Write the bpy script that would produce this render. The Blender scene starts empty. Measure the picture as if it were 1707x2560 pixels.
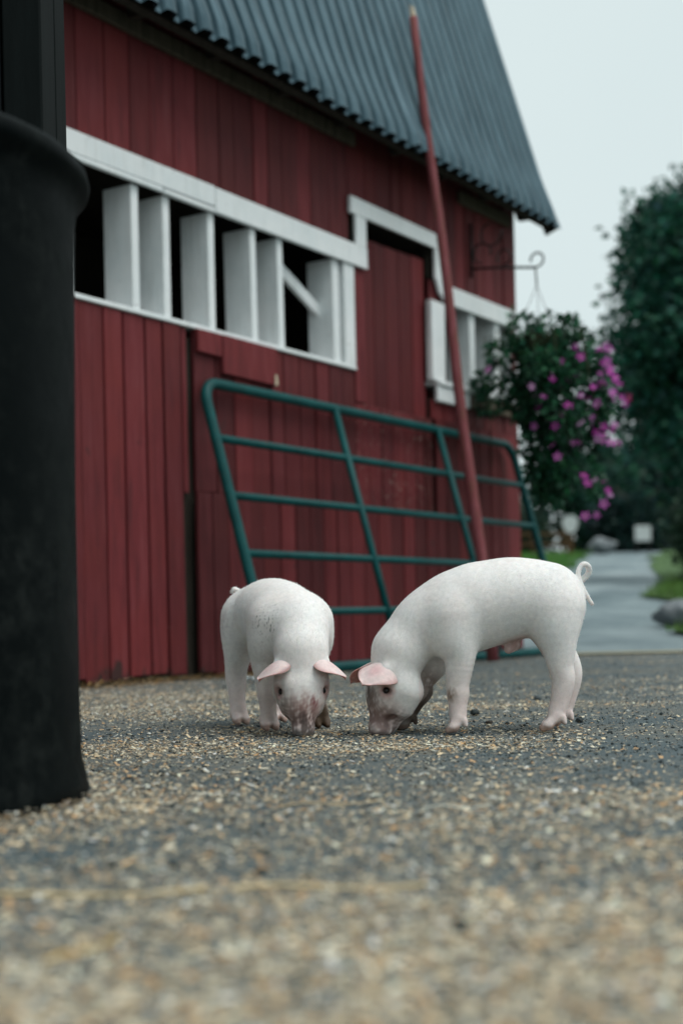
import bpy, bmesh, math, random
import numpy as np
from mathutils import Vector, Matrix, Quaternion, noise as mnoise
random.seed(7); RNG = np.random.default_rng(11)
R = math.radians
scene = bpy.context.scene
col = scene.collection

# ------------------------------------------------------------------ camera
CAM_H = 0.28
cd = bpy.data.cameras.new('camera'); cam = bpy.data.objects.new('camera', cd); col.objects.link(cam)
cd.sensor_fit = 'HORIZONTAL'; cd.sensor_width = 24.0; cd.lens = 50.0
cd.shift_y = 265 / 1707
cd.clip_start = 0.02; cd.clip_end = 1500
cam.matrix_world = Matrix.Translation((0, 0, CAM_H)) @ Matrix.Rotation(R(90), 4, 'X') @ Matrix.Rotation(-0.022, 4, 'Z')
cd.dof.use_dof = True; cd.dof.focus_distance = 3.36; cd.dof.aperture_fstop = 2.3
scene.camera = cam

# ------------------------------------------------------------------ overcast sky
SUN_EL, SUN_AZ = R(62), R(114)          # azimuth clockwise from +Y: behind the camera, to its right
world = bpy.data.worlds.new('World'); scene.world = world; world.use_nodes = True
wt = world.node_tree; wt.nodes.clear()
wo = wt.nodes.new('ShaderNodeOutputWorld'); bg = wt.nodes.new('ShaderNodeBackground')
sky = wt.nodes.new('ShaderNodeTexSky'); sky.sky_type = 'NISHITA'; sky.sun_disc = False
sky.sun_elevation = SUN_EL; sky.sun_rotation = SUN_AZ; sky.dust_density = 4.0; sky.air_density = 1.0
hs = wt.nodes.new('ShaderNodeHueSaturation'); hs.inputs['Saturation'].default_value = 0.25
mx = wt.nodes.new('ShaderNodeMix'); mx.data_type = 'RGBA'; mx.inputs['Factor'].default_value = 0.86
tc = wt.nodes.new('ShaderNodeTexCoord'); nz = wt.nodes.new('ShaderNodeTexNoise')   # faint cloud structure in the overcast
nz.inputs['Scale'].default_value = 1.6; nz.inputs['Detail'].default_value = 4
cr = wt.nodes.new('ShaderNodeValToRGB')
cr.color_ramp.elements[0].position = 0.3; cr.color_ramp.elements[0].color = (5.9, 6.95, 7.05, 1)
cr.color_ramp.elements[1].position = 0.75; cr.color_ramp.elements[1].color = (6.6, 7.6, 7.65, 1)
wt.links.new(tc.outputs['Generated'], nz.inputs['Vector']); wt.links.new(nz.outputs['Fac'], cr.inputs['Fac'])
wt.links.new(sky.outputs['Color'], hs.inputs['Color'])
wt.links.new(hs.outputs['Color'], mx.inputs['A']); wt.links.new(cr.outputs['Color'], mx.inputs['B'])
wt.links.new(mx.outputs['Result'], bg.inputs['Color']); bg.inputs['Strength'].default_value = 0.1
wt.links.new(bg.outputs['Background'], wo.inputs['Surface'])
sl = bpy.data.lights.new('sun', 'SUN'); sl.energy = 1.5; sl.angle = R(40); sl.color = (1.0, 0.985, 0.96)
so = bpy.data.objects.new('sun', sl); col.objects.link(so)
sd = Vector((math.sin(SUN_AZ) * math.cos(SUN_EL), math.cos(SUN_AZ) * math.cos(SUN_EL), math.sin(SUN_EL)))
so.rotation_euler = sd.to_track_quat('Z', 'Y').to_euler(); so.location = sd * 20
scene.view_settings.view_transform = 'Standard'; scene.view_settings.look = 'None'
scene.view_settings.exposure = 0.24; scene.view_settings.gamma = 1.0
scene.view_settings.use_curve_mapping = False
scene.render.engine = 'CYCLES'
scene.cycles.use_denoising = True
scene.cycles.max_bounces = 6; scene.cycles.diffuse_bounces = 3; scene.cycles.glossy_bounces = 3
scene.cycles.transparent_max_bounces = 8; scene.cycles.caustics_reflective = False; scene.cycles.caustics_refractive = False

# ------------------------------------------------------------------ materials
def mat(name, base, rough=0.8, metal=0.0, spec=0.3):
    m = bpy.data.materials.new(name); m.use_nodes = True
    b = m.node_tree.nodes['Principled BSDF']
    b.inputs['Base Color'].default_value = (*base, 1); b.inputs['Roughness'].default_value = rough
    b.inputs['Metallic'].default_value = metal; b.inputs['Specular IOR Level'].default_value = spec
    return m, m.node_tree, b
def N(nt, kind, **kw):
    n = nt.nodes.new(kind)
    for k, v in kw.items():
        if k in n.inputs: n.inputs[k].default_value = v
        else: setattr(n, k, v)
    return n
def coords(nt, scale=(1, 1, 1), kind='Object', rnd=False):
    t = N(nt, 'ShaderNodeTexCoord'); mp = N(nt, 'ShaderNodeMapping'); mp.inputs['Scale'].default_value = scale
    nt.links.new(t.outputs[kind], mp.inputs['Vector'])
    if rnd:
        oi = N(nt, 'ShaderNodeObjectInfo'); ml = N(nt, 'ShaderNodeMath', operation='MULTIPLY'); ml.inputs[1].default_value = 37.0
        nt.links.new(oi.outputs['Random'], ml.inputs[0]); nt.links.new(ml.outputs[0], mp.inputs['Location'])
    return mp.outputs['Vector']
def ntex(nt, vec, scale=5, detail=4, rough=0.6):
    n = N(nt, 'ShaderNodeTexNoise', Scale=scale, Detail=detail, Roughness=rough); nt.links.new(vec, n.inputs['Vector']); return n.outputs['Fac']
def ramp(nt, fac, stops):
    r = N(nt, 'ShaderNodeValToRGB'); e = r.color_ramp.elements
    while len(e) < len(stops): e.new(0.5)
    for i, (p, c) in enumerate(stops): e[i].position = p; e[i].color = (*c, 1) if len(c) == 3 else c
    nt.links.new(fac, r.inputs['Fac']); return r.outputs['Color']
def mix(nt, fac, a, b, mode='MIX'):
    m = N(nt, 'ShaderNodeMix', data_type='RGBA', blend_type=mode)
    for s, v in (('Factor', fac), ('A', a), ('B', b)):
        if hasattr(v, 'is_linked'): nt.links.new(v, m.inputs[s])
        elif s == 'Factor': m.inputs[s].default_value = v
        else: m.inputs[s].default_value = (*v, 1)
    return m.outputs['Result']
def bump(nt, b, h, strength=0.3, dist=0.01):
    n = N(nt, 'ShaderNodeBump', Strength=strength, Distance=dist); nt.links.new(h, n.inputs['Height']); nt.links.new(n.outputs['Normal'], b.inputs['Normal'])
W3 = lambda v: (v, v, v)

def m_asphalt():
    m, nt, b = mat('asphalt', W3(.06), .85)
    v = coords(nt)
    vo = N(nt, 'ShaderNodeTexVoronoi', Scale=120.0); nt.links.new(v, vo.inputs['Vector'])
    big = ntex(nt, v, 1.3, 5, .65); fine = ntex(nt, v, 260, 3, .7); med = ntex(nt, v, 26, 5, .7)
    c = ramp(nt, fine, [(.3, (.022, .039, .045)), (.5, (.060, .087, .096)), (.72, (.17, .205, .212))])
    sp = ramp(nt, vo.outputs['Distance'], [(.05, W3(1)), (.45, W3(.0))])
    c = mix(nt, mix(nt, .5, W3(0), sp), c, (.17, .19, .19))
    dust = ramp(nt, big, [(.42, W3(0)), (.64, W3(.55))])
    dust2 = mix(nt, 1.0, dust, ramp(nt, med, [(.38, W3(0)), (.62, W3(1))]), 'MULTIPLY')
    c = mix(nt, dust2, c, (.36, .30, .21))
    nt.links.new(c, b.inputs['Base Color']); bump(nt, b, fine, .6, .004)
    nt.links.new(ramp(nt, big, [(.3, W3(.55)), (.7, W3(.9))]), b.inputs['Roughness'])
    return m
def m_plank(worn=.70):
    m, nt, b = mat('red_barn_paint', (.2, .03, .035), .75)
    v = coords(nt, (9, 9, 0.8), rnd=True); v2 = coords(nt, (1, 1, 1), rnd=True)
    st = ntex(nt, v, 3.5, 6, .7); bl = ntex(nt, v2, 2.2, 4); chips = ntex(nt, v2, 34, 5, .8)
    c = ramp(nt, st, [(.25, (.056, .009, .011)), (.5, (.124, .016, .0195)), (.78, (.160, .037, .042))])
    c = mix(nt, ramp(nt, bl, [(.42, W3(0)), (.7, W3(.55))]), c, (.150, .019, .017))
    oi = N(nt, 'ShaderNodeObjectInfo')
    c = mix(nt, 1.0, c, ramp(nt, oi.outputs['Random'], [(0, W3(.60)), (1, W3(1.25))]), 'MULTIPLY')
    c = mix(nt, ramp(nt, chips, [(worn, W3(0)), (worn + .04, W3(.75))]), c, (.40, .32, .28))
    kn = ntex(nt, v2, 6.5, 2); c = mix(nt, ramp(nt, kn, [(.70, W3(0)), (.75, W3(.7))]), c, (.06, .015, .016))
    sx = N(nt, 'ShaderNodeSeparateXYZ'); tcn = N(nt, 'ShaderNodeTexCoord'); nt.links.new(tcn.outputs['Object'], sx.inputs[0])
    sp = N(nt, 'ShaderNodeMath', operation='MULTIPLY_ADD'); nt.links.new(ntex(nt, coords(nt, (1, 1, .5)), 7, 5, .7), sp.inputs[0]); sp.inputs[1].default_value = .55; sp.inputs[2].default_value = -.22
    df = N(nt, 'ShaderNodeMath', operation='SUBTRACT'); nt.links.new(sp.outputs[0], df.inputs[0]); nt.links.new(sx.outputs['Z'], df.inputs[1])
    c = mix(nt, ramp(nt, df.outputs[0], [(0, W3(0)), (.05, W3(.85))]), c, (.022, .016, .014))      # mud splashes along the foot
    nt.links.new(c, b.inputs['Base Color']); bump(nt, b, st, .35, .004); return m
def m_white():
    m, nt, b = mat('white_barn_paint', W3(.75), .6)
    v = coords(nt, (1, 1, 1), rnd=True); a = ntex(nt, v, 3.0, 5, .7); s = ntex(nt, v, 22, 4, .7)
    c = ramp(nt, a, [(.3, (.72, .77, .78)), (.6, (.84, .86, .86))])
    c = mix(nt, ramp(nt, s, [(.665, W3(0)), (.70, W3(.8))]), c, (.20, .20, .18))
    gs = ntex(nt, coords(nt, (16, 16, 1.2), rnd=True), 3, 5, .7); c = mix(nt, ramp(nt, gs, [(.5, W3(0)), (.75, W3(.4))]), c, (.46, .47, .45))
    nt.links.new(c, b.inputs['Base Color']); bump(nt, b, s, .15, .003); return m
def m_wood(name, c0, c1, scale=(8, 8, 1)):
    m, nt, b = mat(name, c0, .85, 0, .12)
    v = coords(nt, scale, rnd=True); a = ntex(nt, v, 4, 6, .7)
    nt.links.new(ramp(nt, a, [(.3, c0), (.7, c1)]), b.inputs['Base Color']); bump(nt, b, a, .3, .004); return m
def m_roof():
    m, nt, b = mat('galvanised_sheet', (.3, .38, .42), .42, .45)
    v = coords(nt, (3, 3, .7), rnd=True); a = ntex(nt, v, 2.5, 5, .6)
    nt.links.new(ramp(nt, a, [(.3, (.036, .074, .094)), (.7, (.092, .155, .186))]), b.inputs['Base Color'])
    nt.links.new(ramp(nt, a, [(.3, W3(.36)), (.7, W3(.58))]), b.inputs['Roughness']); return m
def m_gate():
    m, nt, b = mat('green_enamel', (.004, .10, .095), .5, 0, .22)
    v = coords(nt); a = ntex(nt, v, 8, 5, .7); s = ntex(nt, v, 60, 4, .7)
    c = ramp(nt, a, [(.3, (.001, .048, .049)), (.7, (.0015, .084, .084))])
    c = mix(nt, ramp(nt, s, [(.63, W3(0)), (.70, W3(.65))]), c, (.11, .085, .06))
    nt.links.new(c, b.inputs['Base Color']); return m
def m_pole():
    m, nt, b = mat('faded_red_pole', (.3, .06, .07), .8)
    v = coords(nt, (14, 14, 1.2)); a = ntex(nt, v, 3, 5, .7)
    nt.links.new(ramp(nt, a, [(.32, (.12, .052, .032)), (.5, (.19, .045, .052)), (.72, (.24, .080, .088))]), b.inputs['Base Color'])
    bump(nt, b, a, .3, .004); return m
def m_black():
    m, nt, b = mat('black_plastic', W3(.012), .5, 0, .035)
    v = coords(nt); a = ntex(nt, v, 5, 6, .72); s = ntex(nt, v, 30, 4, .75)
    d = mix(nt, 1.0, ramp(nt, a, [(.45, W3(0)), (.68, W3(.6))]), ramp(nt, s, [(.4, W3(.1)), (.65, W3(1))]), 'MULTIPLY')
    nt.links.new(mix(nt, d, (.0018, .0034, .0036), (.028, .033, .031)), b.inputs['Base Color'])
    nt.links.new(ramp(nt, a, [(.3, W3(.38)), (.7, W3(.75))]), b.inputs['Roughness']); bump(nt, b, a, .2, .01); return m
def m_attr(name, rough=.8, spec=.2, transl=0.0, sss=0.0, var=0.0, bumpscale=0, mult=1.0):
    m, nt, b = mat(name, W3(.5), rough, 0, spec)
    a = N(nt, 'ShaderNodeAttribute', attribute_name='tint'); c = a.outputs['Color']
    if var:
        n = ntex(nt, coords(nt), var, 4, .7); c = mix(nt, 1.0, c, ramp(nt, n, [(.3, W3(.88)), (.7, W3(1.08))]), 'MULTIPLY')
    nt.links.new(c, b.inputs['Base Color'])
    if sss:
        b.inputs['Subsurface Weight'].default_value = sss; b.inputs['Subsurface Radius'].default_value = (.006, .003, .002); b.inputs['Subsurface Scale'].default_value = 1.0
    if bumpscale:
        n = ntex(nt, coords(nt, (1, 1, 1)), bumpscale, 4, .7); bump(nt, b, n, .25, .003)
    if transl:
        t = N(nt, 'ShaderNodeBsdfTranslucent'); nt.links.new(c, t.inputs['Color'])
        ms = N(nt, 'ShaderNodeMixShader'); ms.inputs[0].default_value = transl
        o = nt.nodes['Material Output']; nt.links.new(b.outputs[0], ms.inputs[1]); nt.links.new(t.outputs[0], ms.inputs[2]); nt.links.new(ms.outputs[0], o.inputs['Surface'])
    return m
def m_noise(name, c0, c1, scale=6, rough=.85, bs=.3, metal=0):
    m, nt, b = mat(name, c0, rough, metal)
    a = ntex(nt, coords(nt), scale, 5, .7); nt.links.new(ramp(nt, a, [(.32, c0), (.68, c1)]), b.inputs['Base Color']); bump(nt, b, a, bs, .02); return m

def m_lane():
    m, nt, b = mat('wet_lane', W3(.15), .5, 0, .4)
    a = ntex(nt, coords(nt, (.5, .28, 1)), 1.6, 5, .65); f = ntex(nt, coords(nt), 40, 3, .7)
    c = ramp(nt, a, [(.34, (.085, .125, .14)), (.5, (.15, .20, .215)), (.66, (.25, .31, .325))])
    c = mix(nt, 1.0, c, ramp(nt, f, [(.3, W3(.8)), (.7, W3(1.15))]), 'MULTIPLY')
    nt.links.new(c, b.inputs['Base Color']); nt.links.new(ramp(nt, a, [(.35, W3(.75)), (.65, W3(.35))]), b.inputs['Roughness']); bump(nt, b, f, .2, .01); return m
M = dict(asphalt=m_asphalt(), plank=m_plank(), wornplank=m_plank(.60), white=m_white(), roof=m_roof(), gate=m_gate(), pole=m_pole(), black=m_black(),
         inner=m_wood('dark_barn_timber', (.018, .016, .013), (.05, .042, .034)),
         ledger=m_wood('weathered_timber', (.05, .04, .03), (.14, .115, .085)),
         paletimber=m_wood('broken_timber', (.45, .36, .25), (.70, .60, .46), (20, 20, 4)),
         darkpost=m_wood('dark_stained_post', (.0018, .0036, .0036), (.0055, .0085, .0085)),
         skin=m_attr('piglet_skin', .62, .25, 0, .22, 90, 420), hair=m_attr('piglet_hair', .6, .2, .25),
         chip=m_attr('wood_shaving', .85, .15, .12), grit=m_attr('grit', .85, .2), leaf=m_attr('leaf', .55, .3, .3),
         petal=m_attr('petal', .6, .2, .35),
         eye=mat('eye', (.006, .005, .005), .12, 0, .5)[0], iron=mat('black_iron', W3(.015), .5, .4)[0],
         steel=m_noise('galvanised_chain', (.40, .44, .46), (.62, .66, .68), 30, .4, .1, .5),
         bark=m_noise('bark', (.02, .018, .015), (.06, .05, .04), 14), rock=m_noise('rock', (.10, .12, .13), (.26, .28, .29), 7),
         lawn=m_noise('lawn_turf', (.026, .066, .020), (.075, .145, .032), 5), concrete=m_noise('pale_edging', (.34, .29, .15), (.52, .46, .27), 12),
         road=m_lane(), fence=m_wood('orange_brown_timber', (.06, .036, .020), (.12, .072, .036)),
         sign=m_noise('sign_white', (.45, .48, .48), (.62, .64, .64), 9, .6, .1), scrap=m_noise('pale_plastic', (.45, .60, .65), (.75, .82, .84), 20, .5, .1),
         moss=m_noise('basket_liner', (.02, .025, .012), (.06, .06, .03), 30), pebble=m_noise('dark_pebble', (.012, .02, .022), (.05, .06, .06), 40),
         straw=m_attr('straw', .8, .2, .1))

# ------------------------------------------------------------------ builders
def link(name, me, m=None, parent=None, smooth=False):
    o = bpy.data.objects.new(name, me); col.objects.link(o)
    if m is not None and len(me.materials) == 0: me.materials.append(m)
    if parent is not None: o.parent = parent
    if smooth: me.polygons.foreach_set('use_smooth', [True] * len(me.polygons))
    return o
def tag(o, label=None, cat=None, group=None, kind=None):
    for k, v in (('label', label), ('category', cat), ('group', group), ('kind', kind)):
        if v: o[k] = v
    return o
def thing(name, loc=(0, 0, 0), rz=0.0, **kw):
    o = bpy.data.objects.new(name, None); col.objects.link(o); o.location = loc; o.rotation_euler = (0, 0, rz); o.empty_display_size = .1
    return tag(o, **kw)
def np_mesh(name, v, faces, tint=None, mats=()):
    v = np.asarray(v, np.float32); faces = np.asarray(faces, np.int32); k = faces.shape[1]
    me = bpy.data.meshes.new(name); me.vertices.add(len(v)); me.vertices.foreach_set('co', v.ravel())
    me.loops.add(faces.size); me.loops.foreach_set('vertex_index', faces.ravel())
    me.polygons.add(len(faces)); me.polygons.foreach_set('loop_start', np.arange(0, faces.size, k, dtype=np.int32))
    if tint is not None:
        a = me.attributes.new('tint', 'FLOAT_COLOR', 'POINT')
        t = np.ones((len(v), 4), np.float32); t[:, :3] = tint; a.data.foreach_set('color', t.ravel())
    for m in mats: me.materials.append(m)
    me.update(calc_edges=True); me.validate(); return me
def bm_mesh(name, bm):
    bmesh.ops.recalc_face_normals(bm, faces=bm.faces)
    me = bpy.data.meshes.new(name); bm.to_mesh(me); bm.free(); return me
def add_box(bm, x0, x1, y0, y1, z0, z1, jit=0.0, bev=0.0):
    vs = [bm.verts.new((x + random.uniform(-jit, jit), y, z + random.uniform(-jit, jit))) for x in (x0, x1) for y in (y0, y1) for z in (z0, z1)]
    f = [bm.faces.new([vs[i] for i in q]) for q in ((0, 1, 3, 2), (4, 6, 7, 5), (0, 4, 5, 1), (2, 3, 7, 6), (0, 2, 6, 4), (1, 5, 7, 3))]
    if bev:
        es = list({e for q in f for e in q.edges}); bmesh.ops.bevel(bm, geom=es, offset=bev, segments=1, affect='EDGES')
def box(name, m, parent, x0, x1, y0, y1, z0, z1, jit=0.0, bev=0.0):
    bm = bmesh.new(); add_box(bm, x0, x1, y0, y1, z0, z1, jit, bev); return link(name, bm_mesh(name, bm), m, parent)
def tube_np(path, radii, seg=10, closed_ends=True):
    P = [Vector(p) for p in path]; n = len(P); radii = [radii] * n if not hasattr(radii, '__len__') else radii
    vs = []; fs = []; t0 = (P[1] - P[0]).normalized(); up = Vector((0, 0, 1)) if abs(t0.z) < .9 else Vector((1, 0, 0))
    x = t0.cross(up).normalized()
    for i in range(n):
        t = (P[min(i + 1, n - 1)] - P[max(i - 1, 0)]).normalized(); x = (x - t * x.dot(t)).normalized(); y = t.cross(x)
        for k in range(seg):
            a = 2 * math.pi * k / seg; vs.append(P[i] + (x * math.cos(a) + y * math.sin(a)) * radii[i])
    for i in range(n - 1):
        for k in range(seg):
            a, b = i * seg + k, i * seg + (k + 1) % seg; fs.append((a, b, b + seg, a + seg))
    return vs, fs, n, seg
def add_tube(bm, path, radii, seg=10):
    vs, fs, n, seg = tube_np(path, radii, seg); bv = [bm.verts.new(v) for v in vs]
    for f in fs: bm.faces.new([bv[i] for i in f])
    bm.faces.new(bv[:seg][::-1]); bm.faces.new(bv[-seg:])
def tube(name, m, parent, path, radii, seg=10, smooth=True):
    bm = bmesh.new(); add_tube(bm, path, radii, seg); return link(name, bm_mesh(name, bm), m, parent, smooth)
def lathe(prof, seg=64):
    bm = bmesh.new(); rings = []
    for r, z in prof: rings.append([bm.verts.new((r * math.cos(2 * math.pi * k / seg), r * math.sin(2 * math.pi * k / seg), z)) for k in range(seg)])
    for a, b in zip(rings, rings[1:]):
        for k in range(seg): bm.faces.new((a[k], a[(k + 1) % seg], b[(k + 1) % seg], b[k]))
    return bm
def arc(c, r, a0, a1, n, ux, uy):
    c, ux, uy = Vector(c), Vector(ux), Vector(uy)
    return [c + ux * (r * math.cos(a0 + (a1 - a0) * i / n)) + uy * (r * math.sin(a0 + (a1 - a0) * i / n)) for i in range(n + 1)]
WAVES = RNG.normal(size=(24, 3)); WPH = RNG.uniform(0, 6.28, 24)
def wav(p, scale, k0=0, n=8):
    p = np.asarray(p, np.float32); s = 0
    for i in range(k0, k0 + n): s = s + np.sin(p @ (WAVES[i % 24] * scale) + WPH[i % 24] * (1 + i // 24))
    return s / n * 1.6
def rand_rot(n, tilt=3.2):
    yaw = RNG.uniform(0, 2 * np.pi, n); px = RNG.normal(0, 1, (n, 3)); 
    return yaw, px

# ------------------------------------------------------------------ terrain, lane, lawns
def gz(x, y):
    d = max(0.0, y - 9.4)
    z = .06 * (d - 1.2 * (1 - math.exp(-d / 1.2)))
    if y > 50: z = gz(x, 50) + .012 * (y - 50)
    return z
def sheet(name, m, xs_at, ys, nx=2, lift=0.0, rough=0.0, kind='structure'):
    vs, fs = [], []
    for y in ys:
        x0, x1 = xs_at(y)
        for i in range(nx + 1):
            x = x0 + (x1 - x0) * i / nx
            vs.append((x, y, gz(x, y) + lift + (rough * (mnoise.noise(Vector((x * 1.3, y * 1.3, 3))) + .4) if rough else 0)))
    w = nx + 1
    for j in range(len(ys) - 1):
        for i in range(nx): fs.append((j * w + i, j * w + i + 1, (j + 1) * w + i + 1, (j + 1) * w + i))
    o = link(name, np_mesh(name, vs, fs), m, None, True); o['kind'] = kind; return o
ys_far = [-40, -10, 0, 3, 6, 9, 9.4] + [9.4 + .3 * i for i in range(1, 20)] + [16, 18, 20, 24, 28, 32, 38, 44, 50, 52, 60, 80, 120, 200, 400]
tag(sheet('ground', M['asphalt'], lambda y: (-260, 260), ys_far, 40), 'dark gritty farmyard ground strewn with wood shavings', 'ground')
lane_l = lambda y: 1.75 + .197 * (y - 14.5) if y > 13 else 1.45 - .0 * y
lane_r = lambda y: (2.65 + .16 * (y - 10.6)) if y < 14 else 3.2 + .222 * (y - 14)
tag(sheet('lane', M['road'], lambda y: (lane_l(y) - .5, lane_r(y) + .6 if y > 10.4 else 14), [9.52 + .3 * i for i in range(20)] + [16, 18, 20, 24, 28, 32, 36, 40, 44, 48, 50, 52, 60], 4, .006), 'pale wet lane climbing away behind the yard', 'lane')
def edge_r(y): return (lane_r(y) + .10 * math.sin(y * 3.1) + .06 * math.sin(y * 7.3) + (.22 * math.sin(y * .9) + .12 * math.sin(y * 1.7) if y > 15 else 0), 60)
def edge_l(y): return (-14, lane_l(y) + .12 * math.sin(y * 2.3) - .1 + .25 * math.sin(y * .8 + 1))
tag(sheet('lawn', M['lawn'], edge_r, [10.5 + .25 * i for i in range(24)] + [17, 18, 20, 22, 24, 28, 32, 36, 40, 44, 50, 60, 90], 40, .03, .05), 'green grass bank right of the lane', 'lawn')
tag(sheet('lawn', M['lawn'], edge_l, [17 + .5 * i for i in range(20)] + [28, 30, 32, 34, 36, 40, 44, 48, 50, 56, 70], 24, .03, .05), 'green grass left of the lane beyond the barn', 'lawn')
tag(sheet('edging_strip', M['concrete'], lambda y: (1.5, 16), [9.26, 9.40, 9.5], 20, .012), 'pale yellowish edging across the end of the yard', 'edging')

# ------------------------------------------------------------------ barn (local: x along the wall, y into the barn)
BP = Vector((-1.13263, 6.19451, 0)); BA = math.atan2(.84493, .53487)
barn = thing('barn', BP, BA, label='red timber barn with white trim and steep corrugated metal roof', cat='barn')
def BW(s, n, z): return BP + Vector((.53487 * s + .84493 * n, .84493 * s - .53487 * n, z))
S0, S1 = -2.7, 4.5
def plank(x0, x1, z0, z1, y=0.0, th=.022, name='plank', parent=None, m='plank', jit=.003):
    g = random.uniform(.002, .005) if random.random() < .65 else random.uniform(.006, .010); dy = random.uniform(-.0035, .0035)
    return box(name, M[m], parent or barn, x0 + g, x1 - g, y + dy, y + dy + th, z0, z1, jit, .0025)
def runs(marks, lo, hi, w0=.13, w1=.165):
    r = [lo]
    for t in sorted(k for k in marks if lo < k < hi) + [hi]:
        while t - r[-1] > w1 * 1.25:
            r.append(r[-1] + min(random.uniform(w0, w1), (t - r[-1]) / 2 if t - r[-1] < 2 * w0 else 9))
        r.append(t)
    return list(zip(r, r[1:]))
LW = [.028, .182, .317, .472, .60, .73]
for a, b in runs(LW, S0, .73): plank(a, b, random.uniform(.015, .04), 1.698)
# wall right of the wide crack: short boards below, longer ones above with a cut seam
for a, b in runs([1.05, 1.24], .80, 4.5): plank(a, b, random.uniform(.015, .03), .905 if a < 3.2 else 1.52, y=-.024 if a < 1.2 else -.004)
for a, b in runs([1.0, 1.16, 1.31], .83, 2.33): plank(a, b, .912, 1.698, y=.004)
for a, b in runs([], 2.33, 3.24): plank(a, b, .912, 1.515, y=.004, m='wornplank')
for a, b in runs([], 3.24, 4.5): plank(a, b, 1.523, 1.70 if a > 3.6 else 1.64, y=.003)
plank(.735, .79, .90, 1.698, y=.006)
box('patch_board', M['plank'], barn, .835, 1.03, -.026, -.006, 1.585, 1.697, .006, .003)
box('patch_board', M['plank'], barn, 1.035, 1.50, -.028, -.006, 1.505, 1.697, .006, .003)
box('splinter', M['paletimber'], barn, 1.475, 1.49, -.035, -.028, 1.50, 1.555, .006)
UW = [.222, 1.067, 1.201, 1.62, 1.901, 2.285]
for a, b in runs(UW, S0, 2.285, .14, .19): plank(a, b, 2.40, 3.52)
for a, b in runs([2.6, 2.9], 2.285, 3.38, .14, .2): plank(a, b, 2.66, 3.52)
for a, b in runs([3.6], 3.38, 4.5, .12, .16): plank(a, b, 2.36, 3.52)
plank(2.335, 2.455, 1.52, 2.31, y=.003)
plank(3.245, 3.40, 2.20, 2.40, y=.012)
plank(S0, -.62, 1.70, 2.30, y=.01); plank(4.40, 4.5, 1.70, 2.36, y=.008)
# structure behind the boards: sheathing strips, gable walls, back wall, ceiling
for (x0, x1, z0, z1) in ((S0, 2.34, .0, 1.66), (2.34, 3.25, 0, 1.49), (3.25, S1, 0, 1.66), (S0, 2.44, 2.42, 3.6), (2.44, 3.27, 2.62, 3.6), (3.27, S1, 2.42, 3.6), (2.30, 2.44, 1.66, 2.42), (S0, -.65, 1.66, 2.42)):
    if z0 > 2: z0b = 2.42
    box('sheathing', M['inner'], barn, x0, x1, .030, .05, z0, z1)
box('gable_wall', M['plank'], barn, S1 - .03, S1, .024, 5.0, .02, 3.6)
box('gable_wall', M['plank'], barn, S0, S0 + .03, .052, 5.0, .02, 3.6)
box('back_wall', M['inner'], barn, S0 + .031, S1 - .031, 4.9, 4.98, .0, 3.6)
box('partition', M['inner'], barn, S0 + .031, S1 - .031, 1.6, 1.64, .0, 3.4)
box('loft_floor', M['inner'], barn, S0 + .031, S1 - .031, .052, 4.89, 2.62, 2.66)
for x0, x1, z in ((-2.2, 2.33, 3.00), (3.62, 4.37, 2.985)):
    box('ledger_board', M['ledger'], barn, x0, x1, -.035, -.004, z - .02, z + .06, .003, .004)
# left ribbon window: studs, sill, header
win = box('window', M['white'], barn, -.62, 2.325, -.012, .20, 1.700, 1.722, .0, .003)
for s in (-.35, -.05, .397, .623, .970, 1.322, 1.565, 2.105):
    w = .05 if s < 2 else .068; lean = .008 if s > 1 else 0
    bm = bmesh.new(); add_box(bm, s, s + w, .004, .175, 1.7225, 2.298, 0, .003)
    for v in bm.verts:
        if v.co.z < 2: v.co.x += lean
    link('stud', bm_mesh('stud', bm), M['white'], win)
box('jamb', M['white'], win, 2.212, 2.318, -.010, .15, 1.7225, 2.299, .003, .003)
bm = bmesh.new(); add_box(bm, 0, .62, .10, .125, -.03, .03)
bmesh.ops.rotate(bm, verts=bm.verts, matrix=Matrix.Rotation(R(24), 3, 'Y')); bmesh.ops.translate(bm, verts=bm.verts, vec=(1.62, 0, 2.24))
link('brace', bm_mesh('brace', bm), M['white'], win)
def trim(x0, x1, z0, z1, y0=-.024, y1=-.0045, jit=.003, parent=barn): return box('trim_board', M['white'], parent, x0, x1, y0, y1, z0, z1, jit, .003)
trim(-.75, 1.0, 2.329, 2.427); trim(-.75, .60, 2.301, 2.327); trim(.606, .995, 2.297, 2.320, y0=-.027)
trim(1.003, 2.447, 2.300, 2.422, y0=-.026)
trim(2.328, 2.442, 2.424, 2.592); trim(2.272, 3.275, 2.594, 2.690, y0=-.028); trim(3.277, 3.368, 2.40, 2.688, y0=-.026)
bm = bmesh.new()
pts = [(3.287, 2.399), (3.372, 2.399), (3.44, 2.37), (3.455, 2.285), (3.40, 2.285), (3.33, 2.325)]
f = [bm.verts.new((x, -.026, z)) for x, z in pts]; g = [bm.verts.new((x, -.006, z)) for x, z in pts]
bm.faces.new(f); bm.faces.new(g[::-1])
for i in range(6): bm.faces.new((f[i], g[i], g[(i + 1) % 6], f[(i + 1) % 6]))
link('trim_board', bm_mesh('trim_board', bm), M['white'], barn)
trim(3.457, 4.49, 2.272, 2.392)
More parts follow.
